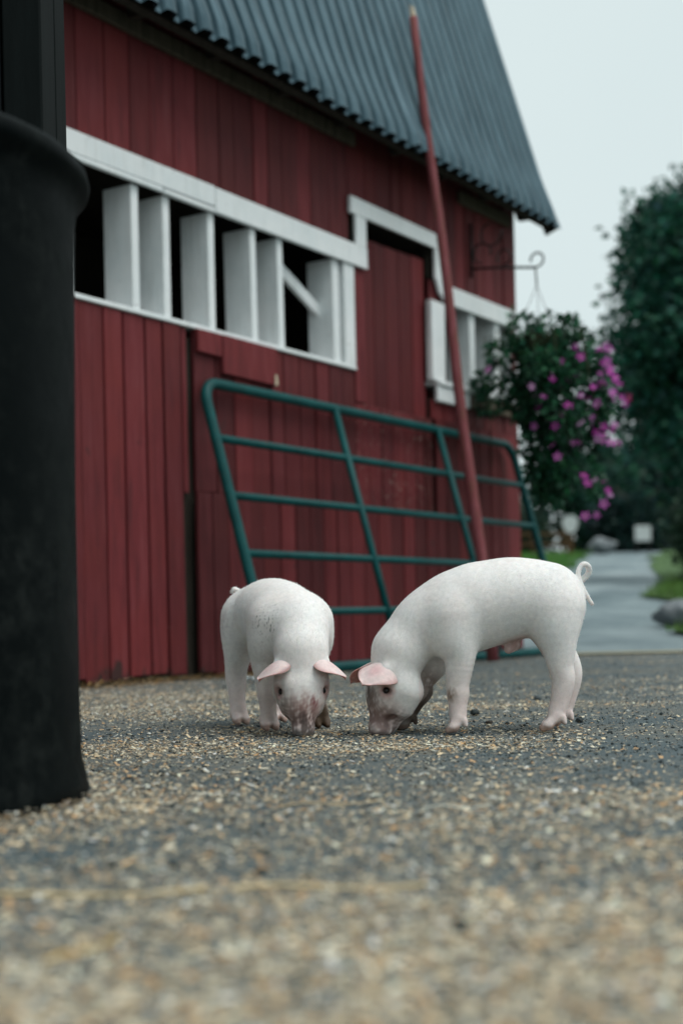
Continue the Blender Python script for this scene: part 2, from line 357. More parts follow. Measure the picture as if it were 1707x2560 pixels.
# right window
win2 = box('window', M['white'], barn, 3.26, 4.46, -.045, .16, 1.735, 1.762, .002, .004)
box('jamb', M['white'], win2, 3.215, 3.39, -.022, .02, 1.764, 2.262, .004, .003)
for s in (3.785, 4.16, 4.40): box('stud', M['white'], win2, s, s + .075, .006, .175, 1.764, 2.40, 0, .003)
box('apron', M['white'], win2, 3.262, 3.70, -.03, -.006, 1.632, 1.733, .004, .003)
box('apron', M['ledger'], win2, 3.71, 4.45, -.028, -.006, 1.640, 1.733, .004, .003)
# hatch door, set back in its opening
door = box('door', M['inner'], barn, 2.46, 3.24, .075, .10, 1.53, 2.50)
for a, b in ((2.462, 2.62), (2.62, 2.765), (2.765, 2.93), (2.93, 3.08), (3.08, 3.236)):
    plank(a, b, 1.522, 2.505 + (a - 2.46) * .03, y=.045, parent=door, th=.026)
# roof: steep lower slope with a bell-cast eave, one object per corrugated sheet
EY, EZ = -.25, 3.0
def roof_pt(t, off=0.0):            # t metres up the slope -> (y, z)
    a0, a1 = R(69), R(73)
    if t < .35: y, z, a = EY + t * math.cos(a0), EZ + t * math.sin(a0), a0
    elif t < 2.6: y, z, a = EY + .35 * math.cos(a0) + (t - .35) * math.cos(a1), EZ + .35 * math.sin(a0) + (t - .35) * math.sin(a1), a1
    else:
        y0, z0 = EY + .35 * math.cos(a0) + 2.25 * math.cos(a1), EZ + .35 * math.sin(a0) + 2.25 * math.sin(a1)
        a = R(30); y, z = y0 + (t - 2.6) * math.cos(a), z0 + (t - 2.6) * math.sin(a)
    return y - off * math.sin(a), z + off * math.cos(a)
PITCH = .13
roof_bm = bmesh.new()
rows = [[roof_pt(t, o) for t in (.01, .35, 2.6, 4.4)] for o in (-.03, -.07)]
rings = [[roof_bm.verts.new((x, y, z)) for (y, z) in rows[0]] + [roof_bm.verts.new((x, y, z)) for (y, z) in rows[1][::-1]] for x in (S0 - .1, 4.66)]
for i in range(8): roof_bm.faces.new((rings[0][i], rings[0][(i + 1) % 8], rings[1][(i + 1) % 8], rings[1][i]))
for rg in rings: roof_bm.faces.new(rg)
roof = link('roof', bm_mesh('roof', roof_bm), M['inner'], barn)
bounds = [4.69, 3.67, 2.655, 1.64, .62, -.40, -1.42, -2.44, -2.9]
for i, (hi, lo) in enumerate(zip(bounds, bounds[1:])):
    n = int((hi - lo + .05) / PITCH * 24); xs = np.linspace(lo - .04, hi, n); drop = random.uniform(-.018, .012); skew = random.uniform(-.006, .006)
    ts = [-.02, .03, .06, .2, .3, .4, .5, .7, 1.0, 1.6, 2.2, 2.6]; vs = []
    for t in ts:
        for x in xs:
            ph = ((x - .62) / PITCH) % 1.0
            w = .5 + .5 * math.cos(2 * math.pi * ph); dv = abs(ph - .5); hgt = .054 * (min(1, max(0, (dv - .15) / .06)) * (.90 + .2 * w)) * (.7 + .3 * min(1, max(0, t) / .05))
            if i == 0 and x > 4.55: hgt = .012
            if i == 2 and hi - x < .10: hgt += .018 * max(0, 1 - t / .6)
            y, z = roof_pt(t - drop if t < .1 else t, .004 + .003 * (i % 2) + hgt); vs.append((x + skew * t, y, z))
    fs = [(r * n + k, r * n + k + 1, (r + 1) * n + k + 1, (r + 1) * n + k) for r in range(len(ts) - 1) for k in range(n - 1)]
    o = link('roof_sheet', np_mesh('roof_sheet', vs, fs), M['roof'], roof)
y0, z0 = roof_pt(2.6, .03); y1, z1 = roof_pt(4.4, .03)
box('upper_roof_cover', M['roof'], roof, S0 - .2, 4.69, y0 - .03, y1, z0 + .01, z0 + .05)
sh = roof.children[-1]
for v in sh.data.vertices:
    if v.co.y > (y0 + y1) / 2: v.co.z += z1 - z0
box('back_roof', M['roof'], roof, S0 - .2, 4.69, y1 + .01, 5.3, z1 - .08, z1 + .03)
for v in roof.children[-1].data.vertices:
    if v.co.y > 4: v.co.z -= 2.6
bm = bmesh.new(); prev = None
for x0 in (4.665,):
    A = [roof_pt(t, .012) for t in (-.01, .35, 2.6)]; B = [roof_pt(t, -.10) for t in (-.01, .35, 2.6)]
    va = [[bm.verts.new((x, y, z)) for (y, z) in A + B[::-1]] for x in (x0, x0 + .022)]
    for i in range(6): bm.faces.new((va[0][i], va[0][(i + 1) % 6], va[1][(i + 1) % 6], va[1][i]))
    bm.faces.new(va[0]); bm.faces.new(va[1][::-1])
link('barge_board', bm_mesh('barge_board', bm), M['iron'], roof)
vs, fs = [], []
for t in (.06, .62, 1.25):
    for k in range(int((4.6 + 2.8) / PITCH)):
        if random.random() < .25: continue
        x = .62 + PITCH * (k - 26) + PITCH * .5; y, z = roof_pt(t + random.uniform(-.01, .01), .016); b0 = len(vs)
        for q in range(6): vs.append((x + .010 * math.cos(q * 1.047), y - .006 - .004 * math.sin(q * 1.047), z + .010 * math.sin(q * 1.047)))
        vs.append((x, y - .020, z + .006))
        fs += [(b0 + q, b0 + (q + 1) % 6, b0 + 6) for q in range(6)]
tag(link('screw_heads', np_mesh('screw_heads', vs, fs), M['iron'], roof), kind='stuff')
for k in range(13):     # rafter tails under the eave
    x = S0 + .1 + k * .58
    bm = bmesh.new(); A = [roof_pt(t, -.075) for t in (.03, .33)]; B = [roof_pt(t, -.15) for t in (.06, .40)]
    q = [[bm.verts.new((x + d, y, z)) for (y, z) in (A[0], A[1], B[1], B[0])] for d in (0, .045)]
    for i in range(4): bm.faces.new((q[0][i], q[0][(i + 1) % 4], q[1][(i + 1) % 4], q[1][i]))
    bm.faces.new(q[0]); bm.faces.new(q[1][::-1]); link('rafter_tail', bm_mesh('rafter_tail', bm), M['inner'], barn)

# ------------------------------------------------------------------ green tube gate leaning on the barn
gate = thing('field_gate', BW(.82, .44, 0), BA, label='green tubular metal field gate leaning against the red barn wall', cat='gate')
GL, GH = 3.43, 1.455; tilt = math.atan2(.385, 1.40)
def GP(x, h, o=0.0): return Vector((x, h * math.sin(tilt) + o * math.cos(tilt), .035 + h * math.cos(tilt) - o * math.sin(tilt)))
rc = .11; gr = .0265
fr = []
def ga(cx, ch, a0, a1): return [GP(cx + rc * math.cos(a0 + (a1 - a0) * i / 8), ch + rc * math.sin(a0 + (a1 - a0) * i / 8)) for i in range(9)]
loop = ga(rc, rc, R(270), R(180)) + ga(rc, GH - rc, R(180), R(90)) + ga(GL - rc, GH - rc, R(90), R(0)) + ga(GL - rc, rc, R(0), R(-90))
tube('frame', M['gate'], gate, loop + [loop[0] - Vector((-.001, 0, 0))], gr, 12)
for k in range(1, 5):
    h = GH * k / 5.0
    tube('rail', M['gate'], gate, [GP(.0, h), GP(GL, h)], .0205, 10)
for x in (1.17, 2.36): tube('upright', M['gate'], gate, [GP(x, .0, -.012), GP(x, GH, -.012)], .0205, 10)
vs = []
lt = bmesh.new()
for k in range(5):
    p = GP(.075, .20 - .0 + .032 * k + .05, -.02)
    add_tube(lt, arc(p, .016, 0, 2 * math.pi, 10, (1, 0, 0) if k % 2 else (0, 1, 0), (0, 0, 1)), .005, 6)
link('chain', bm_mesh('chain', lt), M['steel'], gate, True)

# ------------------------------------------------------------------ broken red pole leaning on the eave
p0 = Vector((.84195, 7.9451, .02)); p1 = Vector((.57916, 8.33775, 2.99245)); axis = (p1 - p0)
pole = thing('leaning_pole', (p0.x, p0.y, 0), 0, label='long faded red wooden pole with splintered pale top leaning on the eave', cat='pole')
L0 = Vector((0, 0, .02)); top = L0 + axis * 1.285
path = [L0 + axis * (1.285 * i / 14) + Vector((.006 * math.sin(i * .9), .004 * math.cos(i * 1.3), 0)) for i in range(15)]
tube('shaft', M['pole'], pole, path, [.034 - .010 * i / 14 + .001 * math.sin(i * 2.3) for i in range(15)], 12)
bm = bmesh.new(); d = axis.normalized()
for k in range(5):
    a = k * 1.26; o = Vector((math.cos(a), math.sin(a), 0)) * .011
    add_tube(bm, [path[-1] - d * .02 + o, path[-1] + d * (.05 + .05 * random.random()) + o * .8], [.012, .002], 6)
link('splintered_tip', bm_mesh('splintered_tip', bm), M['paletimber'], pole)

# ------------------------------------------------------------------ wall bracket and hanging basket
bs, bz = 3.80, 2.54
brk = thing('plant_bracket', BW(bs, 0, bz), BA, label='black scrolled iron bracket on the barn wall holding the flower basket', cat='bracket')
tube('wall_bar', M['iron'], brk, [(0, -.012, -.03), (0, -.012, .33)], .009, 8)
ARM = .47
tube('arm', M['iron'], brk, [(0, -.012, .03), (0, -ARM * .5, .005), (0, -ARM, -.03)], .009, 8)
tube('end_curl', M['iron'], brk, [Vector((0, -ARM, -.03))] + arc((0, -ARM - .012, .018), .045, R(-80), R(190), 14, (0, -1, 0), (0, 0, 1)), .007, 8)
tube('scroll', M['iron'], brk, arc((0, -.09, .12), .065, R(-90), R(200), 14, (0, 1, 0), (0, 0, 1)), .006, 6)
tube('scroll', M['iron'], brk, arc((0, -.16, .235), .075, R(90), R(-190), 14, (0, 1, 0), (0, 0, 1)), .006, 6)
tube('scroll', M['iron'], brk, arc((0, -.25, .07), .05, R(-90), R(220), 14, (0, -1, 0), (0, 0, 1)), .006, 6)
hk = BW(bs, ARM, bz - .035)
bask = thing('hanging_basket', (hk.x, hk.y, hk.z - .48), 0, label='big hanging basket of trailing dark leaves and magenta flowers at the barn corner', cat='flower basket')
tube('hook', M['iron'], bask, [(0, 0, .48), (.003, 0, .43), (.006, 0, .37)], .006, 8)
for k in range(3):
    a = k * 2.09 + .5; tube('wire', M['iron'], bask, [(.006, 0, .37), (.17 * math.cos(a), .17 * math.sin(a), .02)], .0022, 5)
o = link('pot', bm_mesh('pot', lathe([(.01, -.19), (.08, -.18), (.15, -.10), (.18, 0), (.185, .02), (.165, .02), (.14, -.04), (.01, -.05)], 24)), M['moss'], bask, True)
def leaf_cloud(pts, dirs, size, tint, curl=.35):
    n = len(pts); a = RNG.normal(size=(n, 3)); d = dirs + .55 * a; d /= np.linalg.norm(d, axis=1)[:, None]
    b = RNG.normal(size=(n, 3)); s = np.cross(d, b); s /= np.linalg.norm(s, axis=1)[:, None]; nn = np.cross(d, s)
    L = (size * RNG.uniform(.6, 1.35, n))[:, None]
    p0 = pts; p1 = pts + d * L * .5 + s * L * .32 + nn * L * curl * .2; p2 = pts + d * L - nn * L * curl * .3; p3 = pts + d * L * .5 - s * L * .32 + nn * L * curl * .2
    v = np.stack([p0, p1, p2, p3], 1).reshape(-1, 3); f = np.arange(4 * n).reshape(-1, 4)
    return v, f, np.repeat(tint, 4, 0)
def blobs(centers, radii, n, shell=.55):
    w = np.array([r[0] * r[1] * r[2] for r in radii]) ** (2 / 3); idx = RNG.choice(len(centers), n, p=w / w.sum())
    d = RNG.normal(size=(n, 3)); d /= np.linalg.norm(d, axis=1)[:, None]
    r = (shell + (1 - shell) * RNG.random(n) ** .5)[:, None]
    c = np.array(centers, float)[idx]; rr = np.array(radii, float)[idx]
    return c + d * rr * r, d
def green(n, base, var=.35):
    t = np.array(base)[None] * (1 + var * RNG.normal(size=(n, 1))) * (1 + .12 * RNG.normal(size=(n, 3))); return np.clip(t, .004, .6)
cs, rs = [], []
for k in range(34):
    z = RNG.uniform(-.88, .02); wmax = .30 if z > -.5 else .30 * (1 - .75 * (-.5 - z) / .4) + .03
    a = RNG.uniform(0, 6.28); q = wmax * RNG.uniform(.2, 1.0)
    cs.append((q * math.cos(a) + .06 + (.08 * (-z - .3) if z < -.3 else 0), q * math.sin(a), z - .05)); r = RNG.uniform(.07, .15); rs.append((r, r, r * 1.1))
for (x, z, r) in ((-.30, -.36, .09), (-.34, -.22, .07), (-.26, -.08, .08), (.33, -.28, .07), (.42, -.40, .06), (.40, -.55, .06), (.05, .02, .12), (-.10, .04, .10), (.20, .06, .08), (.28, -.02, .07), (.16, -.95, .06), (.30, -.80, .05), (.34, -1.0, .035), (.38, -.15, .06), (.45, -.30, .055), (.36, -.64, .06), (.38, -.86, .04), (.33, -.92, .045), (.38, -.22, .06), (.24, .14, .035), (-.14, .18, .03)):
    cs.append((x, RNG.uniform(-.12, .12), z)); rs.append((r, r, r * 1.2))
pts, dirs = blobs(cs, rs, 11000, .2); dirs[:, 2] -= .35
t = green(11000, (.024, .100, .050), .5)
v, f, t = leaf_cloud(pts, dirs, .045, t)
tag(link('foliage', np_mesh('foliage', v, f, t), M['leaf'], bask), kind='stuff')
bm = bmesh.new()
for k in range(12):
    a = k * .53; q = .15 + .25 * random.random()
    add_tube(bm, [(.1 * math.cos(a), .1 * math.sin(a), .0), (q * math.cos(a) + .05, q * math.sin(a), .04), (q * 1.15 * math.cos(a) + .12, q * 1.1 * math.sin(a), -.3 - .6 * random.random())], [.005, .004, .002], 5)
link('stems', bm_mesh('stems', bm), M['moss'], bask)
fl_meshes = []
for ci, c in enumerate(((.62, .05, .50), (.68, .16, .60), (.74, .38, .72), (.55, .04, .22))):
    vs, fs = [], []
    for p in range(5):
        a = p * 1.2566; b0 = len(vs)
        for (rr, aa, zz) in ((.003, 0, 0), (.016, -.45, .006), (.030, 0, .004), (.016, .45, .006)): vs.append((rr * math.cos(a + aa), rr * math.sin(a + aa), zz + .002 * (p % 2)))
        fs.append((b0, b0 + 1, b0 + 2, b0 + 3))
    b0 = len(vs)
    for q in range(4): vs.append((.004 * math.cos(q * 1.57), .004 * math.sin(q * 1.57), .007))
    fs.append((b0, b0 + 1, b0 + 2, b0 + 3))
    tt = np.tile(np.array(c), (len(vs), 1)); tt[-4:] = (.7, .6, .15)
    fl_meshes.append(np_mesh('flower', vs, fs, tt, [M['petal']]))
spots = []
def clump(x, z, n, r):
    for _ in range(n): spots.append((x + random.gauss(0, r), random.uniform(-.42, -.12), z + random.gauss(0, r)))
for x, z, n, r in ((.36, -.14, 9, .035), (.38, -.25, 8, .04), (.47, -.30, 3, .02), (.46, -.40, 8, .035), (.36, -.62, 7, .035), (.40, -.68, 4, .02), (.03, -.30, 5, .03), (.22, -.05, 2, .02), (.19, -.20, 2, .03), (.13, -.25, 2, .04), (.25, -.55, 4, .03), (.12, -.50, 2, .03), (.16, -.68, 3, .03), (.13, -.27, 2, .05), (.05, -.78, 1, .02), (.27, -.90, 2, .03), (.36, -.86, 2, .03), (.40, -.98, 2, .03), (.35, -1.05, 2, .03), (.30, -1.16, 2, .02), (-.10, -.40, 4, .05), (-.02, -.64, 3, .05), (-.33, -.2, 1, .02), (.20, -.38, 3, .05), (.30, -.45, 3, .04)): clump(x, z, n, r)
for (x, y, z) in spots:
    o = link('flower', random.choice(fl_meshes[:2] * 3 + fl_meshes), None, bask); o.location = (x, y, z)
    o.rotation_euler = (R(70) + random.gauss(0, .5), random.gauss(0, .4), random.gauss(0, .6)); o.scale = (random.uniform(.8, 1.35),) * 3

# ------------------------------------------------------------------ black barrel and dark post, left foreground
prof = [(.30, .0), (.428, .0), (.432, .012), (.429, .03), (.421, .065), (.418, .15), (.417, .5), (.420, .8), (.425, .955), (.430, .985), (.441, 1.000), (.450, 1.008), (.453, 1.018), (.450, 1.030), (.438, 1.042), (.42, 1.040), (.408, 1.0), (.40, .5), (.40, .05), (.02, .04)]
bb = lathe([(r * .93, z * .975) for r, z in prof], 96)
for v in bb.verts:
    k = 1 + .010 * mnoise.noise(Vector((v.co.x * 4, v.co.y * 4, v.co.z * 3))); v.co.x *= k; v.co.y *= k
barrel = link('plastic_barrel', bm_mesh('plastic_barrel', bb), M['black'], None, True)
barrel.location = (-.812, 2.259, 0)
tag(barrel, 'tall black plastic barrel with rolled rim in the left foreground', 'barrel')
post = thing('timber_post', (-.757, 3.14, 0), 0, label='dark stained square timber post standing behind the black barrel', cat='post')
box('core', M['darkpost'], post, -.13, .12, -.11, .14, 0, 3.0)
for x0, x1 in ((-.145, -.035), (-.029, .062), (.068, .150)): box('board', M['darkpost'], post, x0, x1, -.137, -.113, 0, 3.02, .001, .004)
for y0, y1 in ((-.112, .02), (.026, .14)): box('board', M['darkpost'], post, .123, .148, y0, y1, 0, 3.01, .001, .004)

# ------------------------------------------------------------------ piglets
def sd_cone(P, a, b, ra, rb, sy=1.0):
    a, b = np.array(a, np.float32), np.array(b, np.float32); S = np.array([1, 1 / sy, 1], np.float32)
    p = (P - a) * S; ba = (b - a) * S; bb = float(ba @ ba) + 1e-12
    t = np.clip((p @ ba) / bb, 0, 1); q = p - t[..., None] * ba
    return np.sqrt((q * q).sum(-1)) - (ra + (rb - ra) * t)
def chain(G, p):
    d = None
    for i in range(len(p[0]) - 1):
        e = sd_cone(G, p[0][i], p[0][i + 1], p[1][i], p[1][i + 1], p[3])
        d = e if d is None else np.minimum(d, e)
    return d
def sdf_mesh(prims, cuts, h):
    pts = np.array([q for p in prims for q in p[0]]); rr = max(max(p[1]) for p in prims)
    lo = pts.min(0) - rr - .01; lo[2] = min(pts[:, 2].min() - .03, -.01); hi = pts.max(0) + rr * .6 + .02
    n = np.ceil((hi - lo) / h).astype(int); ax = [lo[i] + h * np.arange(n[i]) for i in range(3)]
    vol = np.full(n, 1.0, np.float32)
    def region(p, k):
        m = max(p[1]) * max(1, p[3]) + k + 3 * h; a = np.min(p[0], 0) - m; b = np.max(p[0], 0) + m
        i0 = np.clip(((a - lo) / h).astype(int), 0, n - 1); i1 = np.clip(((b - lo) / h).astype(int) + 2, 1, n)
        sl = tuple(slice(i0[i], i1[i]) for i in range(3)); G = np.stack(np.meshgrid(*[ax[i][sl[i]] for i in range(3)], indexing='ij'), -1).astype(np.float32)
        return sl, G
    for p in prims:
        k = p[2]; sl, G = region(p, k); d = chain(G, p); v = vol[sl]
        hh = np.clip(.5 + .5 * (v - d) / k, 0, 1); vol[sl] = v * (1 - hh) + d * hh - k * hh * (1 - hh)
    for p in cuts:
        k = p[2]; sl, G = region(p, k); d = -chain(G, p); v = vol[sl]
        hh = np.clip(.5 - .5 * (v - d) / k, 0, 1); vol[sl] = v * (1 - hh) + d * hh + k * hh * (1 - hh)
    vol[0] = vol[-1] = 1; vol[:, 0] = vol[:, -1] = 1; vol[:, :, 0] = vol[:, :, -1] = 1
    neg = vol < 0; cn = n - 1; acc = np.zeros((cn.prod(), 3), np.float64); cnt = np.zeros(cn.prod()); st = np.array([cn[1] * cn[2], cn[2], 1]); quads = []
    for a in range(3):
        s0 = [slice(None)] * 3; s1 = [slice(None)] * 3; s0[a] = slice(0, -1); s1[a] = slice(1, None); s0, s1 = tuple(s0), tuple(s1)
        idx = np.argwhere(neg[s0] != neg[s1])
        va = vol[s0][tuple(idx.T)]; vb = vol[s1][tuple(idx.T)]; p = idx.astype(np.float64); p[:, a] += va / (va - vb)
        o1, o2 = (a + 1) % 3, (a + 2) % 3; cells = []
        for d1, d2 in ((0, 0), (1, 0), (1, 1), (0, 1)):
            c = idx.copy(); c[:, o1] -= d1; c[:, o2] -= d2; k = c @ st; cells.append(k); np.add.at(acc, k, p); np.add.at(cnt, k, 1)
        q = np.stack(cells, 1); fl = va < 0; q[~fl] = q[~fl][:, ::-1]; quads.append(q)
    quads = np.concatenate(quads); used = np.nonzero(cnt)[0]; remap = np.zeros(len(cnt), int); remap[used] = np.arange(len(used))
    V = acc[used] / cnt[used][:, None] * h + lo; Q = remap[quads]
    # light smoothing
    for _ in range(2):
        s = np.zeros_like(V); c = np.zeros(len(V))
        for i in range(4):
            np.add.at(s, Q[:, i], V[Q[:, (i + 1) % 4]]); np.add.at(c, Q[:, i], 1); np.add.at(s, Q[:, (i + 1) % 4], V[Q[:, i]]); np.add.at(c, Q[:, (i + 1) % 4], 1)
        V = .5 * V + .5 * s / c[:, None]
    return V, Q
def piglet(loc, rz, label, spec):
    A = lambda *p: np.array(p, float)
    prims, cuts = [], []
    def pr(a, b, ra, rb, k=.03, sy=1.0): prims.append((np.array([a, b], float), (ra, rb), k, sy))
    def ct(a, b, ra, rb, k=.006): cuts.append((np.array([a, b], float), (ra, rb), k, 1.0))
    def chn(pts, radii, k=.03, sy=1.0, sub_=5):        # Catmull-Rom resampled, so a limb has no rings at its joints
        Q = np.concatenate([np.array(pts, float), np.array(radii, float)[:, None]], 1); E = np.concatenate([2 * Q[:1] - Q[1:2], Q, 2 * Q[-1:] - Q[-2:-1]]); out = []
        for i_ in range(len(Q) - 1):
            a_, b_, c_, d_ = E[i_:i_ + 4]
            for u_ in np.arange(sub_) / sub_: out.append(.5 * (2 * b_ + (c_ - a_) * u_ + (2 * a_ - 5 * b_ + 4 * c_ - d_) * u_ ** 2 + (3 * b_ - a_ - 3 * c_ + d_) * u_ ** 3))
        out = np.array(out + [Q[-1]]); prims.append((out[:, :3], tuple(np.maximum(out[:, 3], .002)), k, sy))
    th = spec['turn']; pv = A(.06, 0, 0)
    def hd(x, y, z, f=1.0):
        c, s = math.cos(th * f), math.sin(th * f); q = A(x, y, z) - pv; return pv + A(q[0] * c - q[1] * s, q[0] * s + q[1] * c, q[2] + .005)
    # trunk
    tw, tz, tr = spec.get('trunk', (1.0, 0.0, 1.0))
    chn([(-.224, 0, .316 + tz), (-.18, 0, .317 + tz), (-.13, 0, .317 + tz), (-.07, 0, .307 + tz), (-.02, 0, .292 + tz)], [.087 * tr, .095 * tr, .099 * tr, .099 * tr, .097 * tr], .02, 1.04 * tw)
    chn([(-.05, 0, .302 + tz), (-.02, 0, .291 + tz), hd(.025, 0, .275 + tz * .8, .2), hd(.068, 0, .254 + tz * .6, .4), hd(.10, 0, .226 + tz * .3, .6), hd(.125, 0, .198, .8)], [.096 * tr, .096 * tr, .089, .079, .069, .063], .02, .99 * tw)
    pr((-.245, .026, .296), (-.238, .034, .268), .058, .054, .03); pr((-.245, -.026, .296), (-.238, -.034, .268), .058, .054, .03)
    pr((-.10, 0, .290), (.0, 0, .268), .074, .078, .03, 1.0)
    # head
    pr(hd(.138, 0, .188), hd(.152, 0, .125), .054, .054, .04, 1.02)
    pr(hd(.150, .024, .115), hd(.168, .018, .085), .040, .036, .03); pr(hd(.150, -.024, .115), hd(.168, -.018, .085), .040, .036, .03)
    pr(hd(.118, .030, .095), hd(.130, .022, .06), .034, .026, .03); pr(hd(.118, -.030, .095), hd(.130, -.022, .06), .034, .026, .03)
    pr(hd(.160, 0, .10), hd(.182, 0, .028), .045, .0255, .03, .98)
    pr(hd(.134, 0, .075), hd(.158, 0, .022), .028, .020, .02)
    pr(hd(.180, 0, .030), hd(.185, 0, .018), .0235, .0235, .010, 1.05)
    pr(hd(.192, 0, .013), hd(.171, 0, .0105), .0205, .0200, .004, 1.38)   # nose disc
    for s in (1, -1):
        pr(hd(.187, s * .031, .122), hd(.172, s * .040, .126), .013, .014, .018)    # brow
        ct(hd(.182, s * .0535, .104), hd(.176, s * .0545, .102), .0085, .0085, .008)      # eye socket
        ct(hd(.180, s * .031, .026), hd(.147, s * .037, .050), .0022, .0030, .004)        # mouth line
        pr(hd(.146, s * .036, .060), hd(.140, s * .036, .066), .011, .012, .012)
        ct(hd(.200, s * .0085, .006), hd(.196, s * .0085, .020), .004, .003, .003)
    for s in (1, -1):
        b0 = hd(.152, s * .034, .160 + spec.get('ear_dz', 0)); e = spec['ear']; c_, s_ = math.cos(th), math.sin(th)
        up3 = A(.97 * c_, .97 * s_, .24); ns3 = A(.24 * c_, .24 * s_, -.97); lt3 = A(-s_, c_, 0) * s
        pr(b0, b0 + (lt3 * e[0] + up3 * e[1] + ns3 * e[2]) * .32, .020, .010, .02)
    # legs
    for side, key in ((1, 'fl'), (-1, 'fr')):
        fx, fy, rake = spec[key]; Y = side * .062
        kx = .35 * fx - .004 + rake; e = A(-.008 + .3 * fx, Y + side * .002, .165); kn = A(kx + .3 * fx, Y * .6 + fy * .4, .098); ft = A(fx - .004, fy, .044)
        chn([(.01, side * .052, .272), (.004 + .15 * fx, side * .060, .225), e + A(0, 0, .02), kn + A(0, 0, .022), kn, kn * .55 + ft * .45, ft], [.056, .051, .038, .0275, .0268, .0222, .0205], .032); foot(pr, ft, A(fx + .012, fy, .008))
    for side, key in ((1, 'hl'), (-1, 'hr')):
        fx, fy = spec[key][:2]; Y = side * .058
        hk = A(fx - .030, Y * .5 + fy * .5, .112); ft = A(fx - .010, fy, .045)
        chn([(-.238, side * .042, .282), (-.240 + .2 * (fx + .235), side * .050, .240), (-.246 + .3 * (fx + .235), side * .056, .200), hk + A(.008, 0, .045), hk + A(.002, 0, .012), hk * .5 + ft * .5, ft], [.058, .052, .040, .0305, .0278, .0225, .0205], .03); foot(pr, ft, A(fx + .016, fy, .008))
    # tail and belly details
    tl = [A(p[0] - (.008 if i > 0 else 0), p[1], p[2]) for i, p in enumerate(spec['tail'])]
    chn(tl, [.0085 - .0038 * i / len(tl) for i in range(len(tl))], .003)
    pr((-.145, 0, .205), (-.130, 0, .196), .014, .011, .015)
    V, Q = sdf_mesh(prims, cuts, .0027)
    V[:, 2] = np.maximum(V[:, 2], .0005)
    # colour of the hide: white bristle over pink skin, mud where the photograph shows it
    n1 = wav(V, 40); n2 = wav(V, 130, 8); n3 = wav(V, 420, 12, 10); n4 = wav(V, 620, 3, 14)
    C = np.tile(A(.86, .835, .815), (len(V), 1)) * (1 + .03 * n1[:, None])
    def lay(w, c):
        nonlocal C
        w = np.clip(w, 0, 1)[:, None]; C = C * (1 - w) + np.array(c) * w
    def near(p, r, soft=.5, sc=(1, 1, 1)): return np.clip((1 - np.linalg.norm((V - np.array(p)) * sc, axis=1) / r) / soft, 0, 1)
    lay(.35 * np.clip(.35 + .6 * n1 + .15 * n2, 0, 1), (.84, .72, .68))
    lay(.55 * np.clip((.19 - V[:, 2]) / .12, 0, 1) * (V[:, 0] < .09), (.80, .60, .56))
    lay(.55 * near((-.15, 0, .20), .07), (.62, .36, .33))
    lay(.5 * near(hd(.17, 0, .05), .075), (.70, .44, .40))
    lay(np.clip((.023 + .004 * n2 - V[:, 2]) / .006, 0, 1) * (V[:, 0] < .135) * .85, (.36, .23, .18))
    for s in (1, -1): lay(.75 * near(hd(.178, s * .056, .102), .026), (.60, .36, .34)); lay(.95 * near(hd(.165, s * .036, .038), .012, .4, (.55, 1, 1)), (.14, .08, .07))
    for (p, r, c, w, thr) in spec['mud']:
        r = r * 1.55 if p[0] > .13 else r; p = hd(*p) if p[0] > .10 else p
        lay((w * .78 if p[0] > .13 else w) * near(p, r, .6) * np.clip(((n4 * .9 if thr < -.25 else n2 * .45 + n3 * .5) + thr + .28) * 1.5, 0, 1), c)
    if 'mudleg' in spec:
        x0, x1, y0, y1, zt, c_ = spec['mudleg']; w = ((V[:, 0] > x0) & (V[:, 0] < x1) & (V[:, 1] > y0) & (V[:, 1] < y1)) * np.clip((zt - V[:, 2] + .02 * n1) / .04, 0, 1); lay(w * np.clip(.85 + .25 * n2, .3, .97), c_)
    lay(np.clip((n3 - .95) * 2, 0, .25), (.55, .5, .47))
    body_v, body_f, body_c = V, Q, C
    # ears: thick curled flaps rooted in the skull, part of the same mesh
    hdir = hd(.2137, 0, -.97) - hd(0, 0, 0) if False else None
    c, s = math.cos(th), math.sin(th); Rz = np.array([[c, -s, 0], [s, c, 0], [0, 0, 1]])
    nose = Rz @ A(.24, 0, -.97); upv = Rz @ A(.97, 0, .24); lat = Rz @ A(0, 1, 0)
    for sd_ in (1, -1):
        l = lat * sd_; e = spec['ear']; dr = e[0] * l + e[1] * upv + e[2] * nose; L = np.linalg.norm(dr); dr /= L
        no = -.62 * nose + .30 * upv + .50 * l; no -= dr * (no @ dr); no /= np.linalg.norm(no); ac = np.cross(dr, no) * sd_
        base = hd(.158, sd_ * .040, .168 + spec.get('ear_dz', 0)); nu, nv = 15, 11; ev, ec = [], []
        for layer in (0, 1):
            for i in range(nu):
                u = i / (nu - 1); wd = .041 * (.62 + .55 * math.sin(math.pi * min(1, u * 1.02) ** .8)) * math.sqrt(max(0, 1 - max(0, (u - .5) / .5) ** 2.6)) + .0008
                for j in range(nv):
                    w = 2 * j / (nv - 1) - 1
                    cup = .55 * (1 - u) + .12; bendv = -.030 * u ** 2
                    q = base + dr * (L * u * (1 + .0 * w)) + ac * (wd * w + .004 * math.sin(3 * u)) + no * (bendv - cup * wd * w * w * .9 + .003 * math.sin(5 * u + 2 * w)) - no * (.0040 * layer * (1 - .5 * abs(w)))
                    ev.append(q); edge = abs(w) ** 4 + max(0, u - .85) * 4
                    pk = min(1.3, .40 + .9 * edge) if layer == 0 else .85
                    blot = math.exp(-((u - .55) / .22) ** 2 - (w / .45) ** 2) * spec['earpink']
                    cc = A(.82, .76, .735) * (1 - pk * .6) + A(.76, .42, .41) * pk * .6
                    ec.append(cc * (1 - blot * .6) + A(.72, .36, .38) * blot * .6 if layer == 0 else A(.66, .37, .33))
